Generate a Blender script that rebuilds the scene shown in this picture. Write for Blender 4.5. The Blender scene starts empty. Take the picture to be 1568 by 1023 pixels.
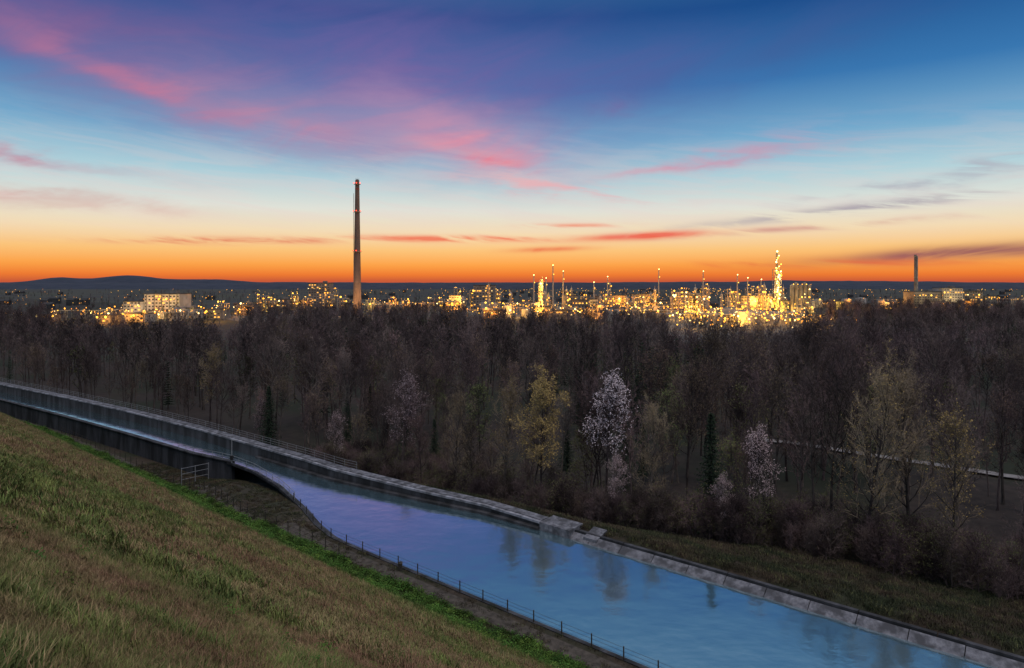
import bpy, math, random
import numpy as np
from mathutils import Vector, noise as mnoise
rnd = random.Random(7)
np.random.seed(7)
scene = bpy.context.scene
scene.view_settings.view_transform = 'Standard'
scene.view_settings.look = 'None'
scene.view_settings.exposure = 0

def lin(c):
    return tuple(((x/255)/12.92 if x/255 <= 0.04045 else ((x/255+0.055)/1.055)**2.4) for x in c)

# ------------------------------------------------------------------ materials
def new_mat(name):
    m = bpy.data.materials.new(name); m.use_nodes = True
    nt = m.node_tree
    return m, nt, nt.nodes['Principled BSDF']

def mat_noise(name, c1, c2, scale=1.0, rough=0.9, bump=0.0, detail=4, c3=None, scale3=0.1, stretch=None, rand_obj=0.0, spec=0.2, hue=0.025):
    m, nt, b = new_mat(name)
    N, L = nt.nodes, nt.links
    geo = N.new('ShaderNodeNewGeometry')
    vec = geo.outputs['Position']
    if stretch:
        mp = N.new('ShaderNodeMapping'); mp.inputs['Scale'].default_value = stretch
        L.new(vec, mp.inputs['Vector']); vec = mp.outputs['Vector']
    n = N.new('ShaderNodeTexNoise'); n.inputs['Scale'].default_value = scale; n.inputs['Detail'].default_value = detail
    n.inputs['Roughness'].default_value = 0.65
    L.new(vec, n.inputs['Vector'])
    r = N.new('ShaderNodeValToRGB')
    r.color_ramp.elements[0].position = 0.35; r.color_ramp.elements[1].position = 0.65
    r.color_ramp.elements[0].color = (*c1, 1); r.color_ramp.elements[1].color = (*c2, 1)
    L.new(n.outputs['Fac'], r.inputs['Fac'])
    col = r.outputs['Color']
    if c3:
        n3 = N.new('ShaderNodeTexNoise'); n3.inputs['Scale'].default_value = scale3; n3.inputs['Detail'].default_value = 4
        L.new(vec, n3.inputs['Vector'])
        r3 = N.new('ShaderNodeValToRGB'); r3.color_ramp.elements[0].position = 0.42; r3.color_ramp.elements[1].position = 0.6
        L.new(n3.outputs['Fac'], r3.inputs['Fac'])
        mx = N.new('ShaderNodeMix'); mx.data_type = 'RGBA'
        L.new(r3.outputs['Color'], mx.inputs[0]); L.new(col, mx.inputs[6]); mx.inputs[7].default_value = (*c3, 1)
        col = mx.outputs[2]
    if rand_obj > 0:
        oi = N.new('ShaderNodeObjectInfo')
        hs = N.new('ShaderNodeHueSaturation')
        mr = N.new('ShaderNodeMapRange'); mr.inputs[3].default_value = 1-rand_obj; mr.inputs[4].default_value = 1+rand_obj
        L.new(oi.outputs['Random'], mr.inputs[0]); L.new(mr.outputs[0], hs.inputs['Value'])
        ml = N.new('ShaderNodeMath'); ml.operation = 'MULTIPLY'; ml.inputs[1].default_value = 7.31
        fr = N.new('ShaderNodeMath'); fr.operation = 'FRACT'
        L.new(oi.outputs['Random'], ml.inputs[0]); L.new(ml.outputs[0], fr.inputs[0])
        mr2 = N.new('ShaderNodeMapRange'); mr2.inputs[3].default_value = 0.5-hue; mr2.inputs[4].default_value = 0.5+hue
        L.new(fr.outputs[0], mr2.inputs[0]); L.new(mr2.outputs[0], hs.inputs['Hue'])
        L.new(col, hs.inputs['Color']); col = hs.outputs['Color']
    L.new(col, b.inputs['Base Color'])
    b.inputs['Roughness'].default_value = rough
    b.inputs['Specular IOR Level'].default_value = spec
    if bump > 0:
        bp = N.new('ShaderNodeBump'); bp.inputs['Strength'].default_value = bump; bp.inputs['Distance'].default_value = 0.1
        L.new(n.outputs['Fac'], bp.inputs['Height']); L.new(bp.outputs['Normal'], b.inputs['Normal'])
    return m

def mat_emit(name, col, strength):
    m, nt, b = new_mat(name)
    b.inputs['Base Color'].default_value = (*col, 1)
    b.inputs['Emission Color'].default_value = (*col, 1)
    b.inputs['Emission Strength'].default_value = strength
    try: m.cycles.emission_sampling = 'NONE'
    except Exception: pass
    return m

M_slope = mat_noise('dry_grass_soil', (0.10, 0.08, 0.035), (0.23, 0.175, 0.085), 3.0, bump=0.6, c3=(0.085, 0.11, 0.036), scale3=0.16, detail=10)
M_verge = mat_noise('verge_grass', (0.022, 0.036, 0.012), (0.06, 0.09, 0.024), 2.5, bump=0.6, c3=(0.028, 0.042, 0.014), scale3=0.3)
M_track = mat_noise('gravel_track', (0.035, 0.03, 0.025), (0.09, 0.075, 0.062), 2.0, bump=0.5, detail=10)
M_bank = mat_noise('bank_grass', (0.028, 0.021, 0.015), (0.06, 0.044, 0.032), 1.2, bump=0.7, c3=(0.026, 0.028, 0.015), scale3=0.12, detail=10)
M_floor = mat_noise('forest_floor', (0.020, 0.015, 0.013), (0.040, 0.030, 0.025), 0.4, c3=(0.02, 0.023, 0.013), scale3=0.03)
M_path = mat_noise('pale_gravel', (0.13, 0.12, 0.12), (0.25, 0.235, 0.235), 0.5)
M_plain = mat_noise('plain_ground', (0.03, 0.035, 0.02), (0.06, 0.055, 0.04), 0.02, c3=(0.03, 0.03, 0.03), scale3=0.005)
M_bed = mat_noise('canal_bed', (0.06, 0.07, 0.07), (0.1, 0.11, 0.11), 1.0)
M_conc = mat_noise('weathered_concrete', (0.09, 0.09, 0.105), (0.21, 0.21, 0.235), 2.2, bump=0.4, detail=10, c3=(0.065, 0.065, 0.073), scale3=0.9)
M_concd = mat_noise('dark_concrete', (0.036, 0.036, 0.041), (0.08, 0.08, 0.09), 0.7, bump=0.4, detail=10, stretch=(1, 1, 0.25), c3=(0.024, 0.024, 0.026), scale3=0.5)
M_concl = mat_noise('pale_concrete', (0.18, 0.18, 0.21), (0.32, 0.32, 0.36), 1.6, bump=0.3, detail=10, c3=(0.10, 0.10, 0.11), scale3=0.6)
M_metal = mat_noise('galvanised_steel', (0.18, 0.18, 0.19), (0.28, 0.28, 0.29), 5, rough=0.5, spec=0.5)
M_darkpost = mat_noise('weathered_post', (0.03, 0.027, 0.025), (0.07, 0.06, 0.05), 5)
M_bark = mat_noise('bark', (0.042, 0.032, 0.030), (0.13, 0.10, 0.088), 2.0, rand_obj=0.5, stretch=(1, 1, 0.3), detail=2)
M_twig = mat_noise('twigs', (0.060, 0.043, 0.043), (0.145, 0.100, 0.094), 0.10, rand_obj=0.75, detail=1)
M_twigp = mat_noise('pale_twigs', (0.20, 0.15, 0.105), (0.33, 0.25, 0.17), 0.15, detail=1)
M_needle = mat_noise('conifer_needles', (0.013, 0.023, 0.014), (0.032, 0.048, 0.027), 1.5, rand_obj=0.3, detail=1)
M_leafy = mat_noise('spring_leaves', (0.27, 0.19, 0.068), (0.45, 0.32, 0.12), 1.5, detail=1)
M_leafg = mat_noise('fresh_green_leaves', (0.08, 0.095, 0.035), (0.17, 0.17, 0.065), 1.5, rand_obj=0.3, detail=1)
M_bud = mat_noise('buds', (0.15, 0.11, 0.065), (0.25, 0.18, 0.10), 0.3, rand_obj=0.35, detail=1)
M_white = mat_noise('cherry_blossom', (0.50, 0.40, 0.42), (0.74, 0.63, 0.66), 1.5, detail=1)
M_pink = mat_noise('pale_pink_blossom', (0.46, 0.33, 0.34), (0.70, 0.54, 0.54), 1.5, detail=1)
M_straw = mat_noise('straw_blades', (0.155, 0.118, 0.057), (0.31, 0.24, 0.12), 0.7, rand_obj=0.45, c3=(0.22, 0.135, 0.08), scale3=0.25, detail=2)
M_gblade = mat_noise('green_blades', (0.08, 0.102, 0.03), (0.175, 0.205, 0.062), 0.6, rand_obj=0.45, detail=2)
M_hedge = mat_noise('hedge_leaves', (0.032, 0.072, 0.012), (0.088, 0.165, 0.030), 1.2, rand_obj=0.65, detail=2)
M_bblade = mat_noise('bank_blades', (0.038, 0.028, 0.02), (0.088, 0.065, 0.042), 0.5, rand_obj=0.4, c3=(0.033, 0.039, 0.02), scale3=0.2, detail=2)

# water
M_water, nt, b = new_mat('canal_water')
N, L = nt.nodes, nt.links
b.inputs['Base Color'].default_value = (0.07, 0.15, 0.195, 1)
b.inputs['Roughness'].default_value = 0.6
gl = N.new('ShaderNodeBsdfGlossy'); gl.inputs['Roughness'].default_value = 0.10
gl.inputs['Color'].default_value = (0.88, 0.95, 0.95, 1)
geo = N.new('ShaderNodeNewGeometry')
n1 = N.new('ShaderNodeTexNoise'); n1.inputs['Scale'].default_value = 0.3; n1.inputs['Detail'].default_value = 5
bp = N.new('ShaderNodeBump'); bp.inputs['Strength'].default_value = 0.45; bp.inputs['Distance'].default_value = 0.12
L.new(geo.outputs['Position'], n1.inputs['Vector']); L.new(n1.outputs['Fac'], bp.inputs['Height'])
L.new(bp.outputs['Normal'], gl.inputs['Normal'])
lw = N.new('ShaderNodeLayerWeight'); lw.inputs['Blend'].default_value = 0.5
mr = N.new('ShaderNodeMapRange'); mr.inputs[1].default_value = 0.3; mr.inputs[2].default_value = 0.85
mr.inputs[3].default_value = 0.45; mr.inputs[4].default_value = 0.95
L.new(lw.outputs['Facing'], mr.inputs[0])
mx = N.new('ShaderNodeMixShader')
L.new(mr.outputs[0], mx.inputs[0]); L.new(b.outputs[0], mx.inputs[1]); L.new(gl.outputs[0], mx.inputs[2])
L.new(mx.outputs[0], N['Material Output'].inputs['Surface'])

# ------------------------------------------------------------------ mesh builder
class MB:
    def __init__(s): s.v=[]; s.f=[]; s.m=[]
    def add(s, vs, fs, mi=0):
        o=len(s.v); s.v.extend(vs)
        for f in fs: s.f.append(tuple(i+o for i in f)); s.m.append(mi)
    def box(s, cx,cy,cz, wx,wy,wz, mi=0, rot=0):
        c,sn=math.cos(rot),math.sin(rot); vs=[]
        for dz in (-.5,.5):
            for dx,dy in ((-.5,-.5),(.5,-.5),(.5,.5),(-.5,.5)):
                x,y=dx*wx,dy*wy
                vs.append((cx+x*c-y*sn, cy+x*sn+y*c, cz+dz*wz))
        s.add(vs,[(3,2,1,0),(4,5,6,7),(0,1,5,4),(1,2,6,5),(2,3,7,6),(3,0,4,7)],mi)
    def cyl(s, x,y,z0,z1,r0,r1,n=10,mi=0,cap=True):
        vs=[]
        for z,r in ((z0,r0),(z1,r1)):
            for i in range(n):
                a=2*math.pi*i/n; vs.append((x+r*math.cos(a),y+r*math.sin(a),z))
        fs=[(i,(i+1)%n,n+(i+1)%n,n+i) for i in range(n)]
        if cap: fs.append(tuple(range(n,2*n)))
        s.add(vs,fs,mi)
    def tube(s, pts, rad, n=3, mi=0):
        o=[];k=len(pts)
        for i,p in enumerate(pts):
            d=(pts[min(i+1,k-1)]-pts[max(i-1,0)]).normalized()
            a=d.orthogonal().normalized(); bb=d.cross(a)
            for j in range(n):
                t=2*math.pi*j/n; q=p+(a*math.cos(t)+bb*math.sin(t))*rad[i]
                o.append((q.x,q.y,q.z))
        fs=[]
        for i in range(k-1):
            for j in range(n):
                fs.append((i*n+j,i*n+(j+1)%n,(i+1)*n+(j+1)%n,(i+1)*n+j))
        s.add(o,fs,mi)
    def octa(s,x,y,z,r,mi=0):
        s.add([(x+r,y,z),(x,y+r,z),(x-r,y,z),(x,y-r,z),(x,y,z+r),(x,y,z-r)],
              [(0,1,4),(1,2,4),(2,3,4),(3,0,4),(1,0,5),(2,1,5),(3,2,5),(0,3,5)],mi)
    def mesh(s,name,mats,smooth=False):
        me=bpy.data.meshes.new(name); me.from_pydata(s.v,[],s.f)
        for m in mats: me.materials.append(m)
        me.polygons.foreach_set('material_index',s.m)
        if smooth: me.polygons.foreach_set('use_smooth',[True]*len(s.f))
        me.update(); return me
    def obj(s,name,mats,parent=None,smooth=False,loc=(0,0,0)):
        ob=bpy.data.objects.new(name,s.mesh(name,mats,smooth)); ob.location=loc
        scene.collection.objects.link(ob)
        if parent: ob.parent=parent
        return ob

# ------------------------------------------------------------------ canal coordinates (s along, d across)
def P(s,d): return (-0.76*s+0.65*d, 0.65*s+0.76*d)
def SD(x,y): return (-0.76*x+0.65*y, 0.65*x+0.76*y)
def interp(x,xs,ys): return float(np.interp(x,xs,ys))
def Ls(s): return interp(s,[60,67,72,79,90,100,108,117,142,172,209,240],[46.9,47.0,48.2,50.6,53.7,55.3,55.4,53.8,52.3,50.0,46.6,43.5])
def Rs(s): return interp(s,[54,60,71,87,101,130,157,187,221,240],[64.8,64.6,62.7,60.6,60.2,59.6,57.9,55.0,50.8,48.5])
def zf(s): return interp(s,[80,112],[0.4,-3.0])
def smooth(t): t=min(1,max(0,t)); return t*t*(3-2*t)
def foot(s): return min((28-zf(s))/0.6667, Ls(s)-2.2)
def Ts(s): return interp(s,[-50,6,30,60,100,170,240,310,400],[95,88,84,80.5,82,87,82,66,60])
def zright(s,d):
    R=Rs(s); e=d-R-3.2
    if e<0: return 0.75
    k=interp(s,[28,62,150],[0.2,0.5,.6]); lo=interp(s,[60,160],[-8.5,-12])
    z=0.75-k*e
    if z<lo: z=lo
    if d>100: z=min(z, lo+(-15-lo)*smooth((d-100)/250)) if z<=lo+.01 else z
    return max(z,-15)
def terr(s,d):
    x,y=P(s,d)
    if d<=0:
        return 28+min(-d,4)*0.6
    F=foot(s)
    if d<=F:
        z=28-0.6667*d
        zz=max(z,zf(s))
        return zz+0.25*(mnoise.noise((x*.12,y*.12,0)))*min(1,d/10)*min(1,(F-d)/3+.0)
    if d<Ls(s)-0.5:
        t=(d-F)/(Ls(s)-0.5-F)
        mound=1.3*math.sin(math.pi*min(1,t))*smooth(1-abs(s-98)/16)
        return zf(s)+mound
    return zright(s,d)+0.3*mnoise.noise((x*.05,y*.05,3))*min(1,max(0,(d-Rs(s)-5)/10))

# ground sheet
ss=[-9000,-5000,-2500,-1200,-600,-300,-150,-100,-70]+list(np.arange(-50,250,1.5))+[255,265,280,300,340,400,500,650,900,1300,2000,3500,6000,9000]
mb=MB()
grid=[]
for s in ss:
    F=foot(s);Lx=Ls(s);Rx=Rs(s); row=[]
    for d in [-3000,-400,-100,-30,-10,-5,-3,-1.5]+list(np.arange(0,37,1.0)): row.append((d,terr(s,d),0))
    for k in range(0,5): 
        d=37+(F-37)*k/5 if F>37 else F-0.1*(5-k)
        row.append((d,terr(s,d),1))
    for k in range(0,9):
        d=F+(Lx-1.0-F)*k/8
        mi = (1 if d<F+1.8 else (2 if d<Lx-1.6 else 3)) if s<75 else (1 if k<1 else (2 if d<F+2.6 else 3))
        row.append((d,terr(s,max(d,F+.001)),mi))
    zl=zf(s)
    row.append((Lx-0.3,min(zl,0.2),6)); row.append((Lx,-2.0 if zl>-1.9 else -3.6,6))
    row.append(((Lx+Rx)/2,-2.6 if zl>-1.9 else -3.8,6)); row.append((Rx+.3,-2,6)); row.append((Rx+1.0,0.35,3)); row.append((Rx+3.2,0.75,3))
    T=max(Ts(s),Rx+5)
    for k in range(1,11):
        d=Rx+3.2+(T+2-Rx-3.2)*k/10; row.append((d,terr(s,d),3 if k<10 else 4))
    for e in [3,6,10,15,20,28,36,46,60,80,110,150,200,260,330]: row.append((T+2+e,terr(s,T+2+e),4))
    for e in [520,700,1000,1500,2500,4500,9000,14000]: row.append((e,-15,5))
    grid.append(row)
nc=len(grid[0])
vs=[];fs=[];ms=[]
for i,s in enumerate(ss):
    for (d,z,m) in grid[i]:
        x,y=P(s,d); vs.append((x,y,z))
for i in range(len(ss)-1):
    for j in range(nc-1):
        fs.append((i*nc+j,i*nc+j+1,(i+1)*nc+j+1,(i+1)*nc+j)); ms.append(grid[i][j][2])
mb.add(vs,fs); mb.m=ms
ground=mb.obj('ground',[M_slope,M_verge,M_track,M_bank,M_floor,M_plain,M_bed],smooth=True)

# water
mb=MB(); st=[-400,-100]+list(np.arange(-50,241,2.0))+[300,600]
vs=[];fs=[]
for s in st:
    for d in (Ls(s)-0.05,Rs(s)+0.5 if s<56 else Rs(s)+.05): vs.append((*P(s,d),0))
for i in range(len(st)-1): fs.append((2*i,2*i+1,2*i+3,2*i+2))
mb.add(vs,fs); mb.obj('canal_water',[M_water])

def loft(mb, stations, prof, mi=0, closed=True):
    vs=[];fs=[];n=None
    for s in stations:
        pr=prof(s); n=len(pr)
        for d,z in pr: vs.append((*P(s,d),z))
    for i in range(len(stations)-1):
        for j in range(n if closed else n-1):
            fs.append((i*n+j,i*n+(j+1)%n,(i+1)*n+(j+1)%n,(i+1)*n+j))
    if closed:
        fs.append(tuple(range(n))); fs.append(tuple((len(stations)-1)*n+j for j in range(n)))
    mb.add(vs,fs,mi)

# right bank sloped lining slabs, downstream
mb=MB(); s=-80.0
while s<50:
    s2=s+3.92; r=rnd.uniform(-.02,.02)
    loft(mb,[s,s2],lambda q:[(64.2,-0.5+r),(65.65,0.46+r),(65.55,0.60+r),(64.2,-0.30+r)],0)
    s+=4.0
s=-80.0
while s<50:
    loft(mb,[s,s+5.9],lambda q:[(65.7,0.1),(66.1,0.1),(66.1,.82),(65.7,.80)],1); s+=6.0
loft(mb,[-80,50],lambda q:[(64.0,-.7),(66.05,0.3),(66.0,0.4),(64.0,-.45)],2)
mb.obj('canal_bank_lining',[M_conc,M_concd,M_concd])
# right canal wall upstream
def walltop(s): return interp(s,[52,70,95,240],[1.05,1.4,2.0,2.2])
mb=MB()
stt=list(np.arange(51,240,3.0))
def inner(q): return Rs(q)
for a in stt:
    b2=a+2.95
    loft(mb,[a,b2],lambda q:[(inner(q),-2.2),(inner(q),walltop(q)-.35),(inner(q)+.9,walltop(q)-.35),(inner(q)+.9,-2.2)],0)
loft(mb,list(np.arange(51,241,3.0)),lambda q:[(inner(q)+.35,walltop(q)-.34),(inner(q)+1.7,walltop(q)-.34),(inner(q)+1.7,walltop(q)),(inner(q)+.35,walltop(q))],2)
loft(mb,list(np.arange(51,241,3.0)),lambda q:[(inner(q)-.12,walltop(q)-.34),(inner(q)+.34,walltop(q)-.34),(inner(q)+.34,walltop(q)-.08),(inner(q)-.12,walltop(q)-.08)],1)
loft(mb,list(np.arange(51,241,3.0)),lambda q:[(inner(q)+1.3,-7),(inner(q)+1.6,-7),(inner(q)+1.6,walltop(q)-.35),(inner(q)+1.3,walltop(q)-.35)],0)
loft(mb,list(np.arange(51,110,3.0)),lambda q:[(inner(q)-.6,-1),(inner(q)-.02,-1),(inner(q)-.02,.35),(inner(q)-.6,.3)],0)
# steps / platform at the end of the wall
loft(mb,[46.5,50.9],lambda q:[(64.6,-1),(67.4,-1),(67.4,1.05),(64.6,.95)],2)
loft(mb,[43.0,44.8],lambda q:[(65.0,.0),(67.2,.4),(67.2,1.15),(65.0,.55)],2)
mb.obj('canal_wall',[M_concd,M_concl,M_conc])
# left canal wall (elevated channel)
mb=MB()
stl=list(np.arange(107,240,5.0))
for a in stl:
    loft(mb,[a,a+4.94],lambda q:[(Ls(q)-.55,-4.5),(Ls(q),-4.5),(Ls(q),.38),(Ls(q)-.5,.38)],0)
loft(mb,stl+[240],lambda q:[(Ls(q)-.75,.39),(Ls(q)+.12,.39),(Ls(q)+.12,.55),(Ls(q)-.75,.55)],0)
mb.obj('channel_wall',[M_concd,M_concl])
# left bank stone edge
mb=MB()
s=-80
while s<107:
    loft(mb,[s,s+1.95],lambda q:[(Ls(q)-.9,.1),(Ls(q)+.15,-.6),(Ls(q)+.25,.02),(Ls(q)-.35,.36),(Ls(q)-.9,.47)],0); s+=2
mb.obj('canal_bank_edging',[M_concd])

# railings
def railing(name,s0,s1,dfun,zfun,h=1.05,step=2.5,mat=M_metal,rails=(1.0,0.55),r=0.035,rr=0.028):
    mb=MB(); n=int((s1-s0)/step); pts=[]
    for i in range(n+1):
        q=s0+(s1-s0)*i/n; x,y=P(q,dfun(q)); z=zfun(q); pts.append(Vector((x,y,z)))
        mb.cyl(x,y,z-.1,z+h,r,r*.9,6)
    for k in rails:
        for i in range(n):
            mb.tube([pts[i]+Vector((0,0,h*k)),pts[i+1]+Vector((0,0,h*k))],[rr,rr],4)
    return mb.obj(name,[mat])
railing('wall_railing',84,238,lambda q:Rs(q)+1.5,walltop,1.15,rails=(.98,.66,.33))
railing('channel_railing',82,122,lambda q:Ls(q)-.6,lambda q:.5,1.1,rails=(.98,.6,.3),r=.045,rr=.035)
railing('wire_fence',-20,82,lambda q:Ls(q)-.75,lambda q:.42,1.05,3.0,mat=M_darkpost,rails=(.9,.6,.3),r=.06,rr=.012)
railing('wire_fence',62,170,lambda q:foot(q)+2.4,lambda q:terr(q,foot(q)+2.4),1.4,2.5,mat=M_darkpost,rails=(.97,.65,.33),r=.06,rr=.016)
# gate at wall head
mb=MB()
for q,dd in ((112,49.0),(112,51.2),(112,53.4)):
    x,y=P(q,dd); mb.cyl(x,y,-3,-.2,.07,.07,6)
for h in (-.3,-1.2,-2.1): 
    a=P(112,49.0);c=P(112,53.4); mb.tube([Vector((*a,h)),Vector((*c,h))],[.04,.04],4)
mb.obj('steel_gate',[M_metal])
# gauge post with lamp head
mb=MB(); x,y=P(106.5,54.6)
mb.cyl(x,y,.3,4.2,.09,.07,8); mb.box(x+.3,y,4.15,.75,.2,.12,0); mb.box(x,y,1.3,.5,.35,.7,1)
mb.obj('gauge_post',[M_metal,M_concd])
mb=MB(); x,y=P(54,45.6)
mb.cyl(x,y,.3,1.15,.22,.2,10); mb.cyl(x,y,1.15,1.3,.26,.12,10)
mb.obj('marker_bollard',[M_darkpost])

# ------------------------------------------------------------------ trees
def rdir(r,base,ang):
    o=Vector((r.gauss(0,1),r.gauss(0,1),r.gauss(0,1))); o=(o-base*o.dot(base))
    if o.length<1e-4: o=base.orthogonal()
    o.normalize(); return (base*math.cos(ang)+o*math.sin(ang)).normalized()

def make_tree(seed,H,cw,cb,nl=22,leaf=0,lsize=.12,leafmat=2,tw=4,w=0.026,r0=None,ns=7,nt=6):
    r=random.Random(seed); m=MB(); r0=r0 or H*0.011
    pts=[];rad=[];p=Vector((0,0,-.6)); K=12; lx=r.uniform(-.05,.05); ly=r.uniform(-.05,.05)
    for i in range(K+1):
        pts.append(p.copy()); rad.append(r0*(1-i/K)**.8+.02)
        lx+=r.uniform(-.05,.05); ly+=r.uniform(-.05,.05)
        p=p+Vector((lx*H/K,ly*H/K,(H+.6)/K))
    rad[0]*=1.35
    m.tube(pts,rad,6,0)
    def twig(p0,d,l,ww):
        side=d.orthogonal().normalized()
        side=(side*math.cos(r.uniform(0,3))+d.cross(side)*math.sin(r.uniform(0,3)))*ww
        e=p0+d*l
        m.add([tuple(p0-side),tuple(p0+side),tuple(e)],[(0,1,2)],1); return e
    def leaves(c,n,sp):
        for _ in range(n):
            q=c+Vector((r.gauss(0,sp),r.gauss(0,sp),r.gauss(0,sp)))
            a=Vector((r.gauss(0,1),r.gauss(0,1),r.gauss(0,1))).normalized(); bb=a.orthogonal().normalized()
            sz=lsize*r.uniform(.6,1.3)
            m.add([tuple(q-a*sz),tuple(q-bb*sz*.6),tuple(q+a*sz),tuple(q+bb*sz*.6)],[(0,1,2,3)],leafmat)
    ga=r.uniform(0,6)
    for i in range(nl):
        t=cb+(1-cb)*((i+.5)/nl)**.85*.97; f=t*K; k=min(int(f),K-1)
        p0=pts[k].lerp(pts[k+1],f-k); rr=rad[k]*.5+.015
        ga+=2.4+r.uniform(-.5,.5)
        u=(t-cb)/(1-cb)
        env=cw*(math.sin(math.pi*min(1,.22+.78*u)**.9)*.8+.25)*r.uniform(.65,1.15)
        elv=math.radians(r.uniform(25,50)+25*u)
        d=Vector((math.cos(ga)*math.cos(elv),math.sin(ga)*math.cos(elv),math.sin(elv)))
        lp=[p0];lr=[rr];q=p0.copy();dd=d.copy();J=5
        for j in range(J):
            dd=(dd+Vector((r.uniform(-.22,.22),r.uniform(-.22,.22),.10+r.uniform(-.1,.15)))).normalized()
            q=q+dd*env/J/math.cos(elv)*.9; lp.append(q.copy()); lr.append(rr*(1-(j+1)/(J+.3)))
        m.tube(lp,lr,3,0)
        for a in range(ns):
            f2=(0.2+.8*(a+r.random())/ns)*J; k2=min(int(f2),J-1)
            s0=lp[k2].lerp(lp[k2+1],f2-k2)
            sd=rdir(r,(lp[k2+1]-lp[k2]).normalized(),math.radians(r.uniform(25,60))); sd.z+=.2; sd.normalize()
            sl=env*r.uniform(.28,.5)*(1.15-.5*f2/J)+.4
            e=s0+sd*sl+Vector((0,0,.08*sl)); mid=s0.lerp(e,.5)+Vector((r.uniform(-.1,.1),r.uniform(-.1,.1),0))*sl
            m.tube([s0,mid,e],[rr*.28+.008,rr*.18+.006,.006],3,1)
            for c in range(nt):
                tt=r.uniform(.15,1); t0=s0.lerp(mid,tt*2) if tt<.5 else mid.lerp(e,tt*2-1)
                td=rdir(r,sd,math.radians(r.uniform(20,60))); td.z+=.15; td.normalize()
                tl=r.uniform(.5,1.3); te=twig(t0,td,tl,w)
                if leaf and tw==0 and r.random()<leaf: leaves(te,1,.15)
                for g in range(tw):
                    x0=t0.lerp(te,r.uniform(.15,1)); x1=twig(x0,rdir(r,td,math.radians(r.uniform(20,60))),r.uniform(.25,.7),w*.7)
                    if leaf and r.random()<leaf: leaves(x1,2,.1)
    return m

def conifer(seed,H,w,k3=3,st=.028):
    r=random.Random(seed); m=MB(); m.cyl(0,0,-.5,H,H*.012,.02,6,0)
    z=H*.12
    while z<H*.99:
        u=(z-H*.12)/(H*.88); L0=w*(1-u)**.8*r.uniform(.8,1.1)+.15; nb=9
        a0=r.uniform(0,6)
        for i in range(nb):
            a=a0+i*6.283/nb+r.uniform(-.2,.2); l=L0*r.uniform(.6,1.2)
            d=Vector((math.cos(a),math.sin(a),0)); dn=-.25+.3*u+r.uniform(-.12,.12)
            nseg=max(3,int(l/.28))
            for j in range(nseg):
                t=(j+.5)/nseg; c=Vector((0,0,z+r.uniform(-.15,.15)))+d*l*t+Vector((0,0,dn*l*t+.12*l*t*t))
                for q in range(k3):
                    sd=Vector((r.gauss(0,1),r.gauss(0,1),r.gauss(-.3,.6))).normalized(); wv=.10*3/k3; le=.5*(1-.4*t)
                    dr=(d*.8+sd*.8).normalized(); pr=dr.orthogonal().normalized()
                    e=c+dr*le
                    m.add([tuple(c-pr*wv),tuple(c+pr*wv),tuple(e)],[(0,1,2)],1)
        z+=H*st
    return m

def coll(name,meshes):
    c=bpy.data.collections.new(name)
    for i,me in enumerate(meshes):
        o=bpy.data.objects.new('%s_%02d'%(name,i),me); c.objects.link(o)
    return c

TM=[M_bark,M_twig,M_bud]
bare=[make_tree(10+i,rnd.uniform(20,25),rnd.uniform(4.4,6.6),rnd.uniform(.32,.52),nl=24,leaf=(.3 if i%3==0 else 0),lsize=.09,tw=3,w=.033).mesh('bare_tree_mesh',TM) for i in range(7)]
con=[conifer(50+i,rnd.uniform(17,23),rnd.uniform(2.6,3.4)).mesh('conifer_mesh',[M_bark,M_needle]) for i in range(3)]
green=[make_tree(70+i,18,4.2,.25,nl=20,leaf=.5,lsize=.13,tw=3).mesh('green_tree_mesh',[M_bark,M_twig,M_leafg]) for i in range(2)]
bush=[make_tree(90+i,4.0,1.7,.05,nl=14,leaf=(.3 if i==2 else 0),lsize=.06,tw=4,w=.016,ns=4).mesh('bush_mesh',[M_bark,M_twig,M_leafg]) for i in range(3)]
# coarser meshes for the woods farther away
lbare=[make_tree(110+i,rnd.uniform(20,25),rnd.uniform(4.6,6.8),rnd.uniform(.35,.5),nl=16,leaf=0,tw=0,w=.09,ns=6,nt=6).mesh('far_bare_mesh',TM) for i in range(5)]
lgreen=[make_tree(120+i,18,4.4,.25,nl=14,leaf=.7,lsize=.22,tw=0,w=.07,ns=5,nt=6).mesh('far_green_mesh',[M_bark,M_twig,M_leafg]) for i in range(2)]
lcon=[conifer(130+i,rnd.uniform(17,23),rnd.uniform(2.6,3.4),1,.05).mesh('far_conifer_mesh',[M_bark,M_needle]) for i in range(2)]
FC=coll('forest_tree',bare+con+green+bush)
FF=coll('far_forest_tree',lbare+lgreen+lcon)

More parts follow.
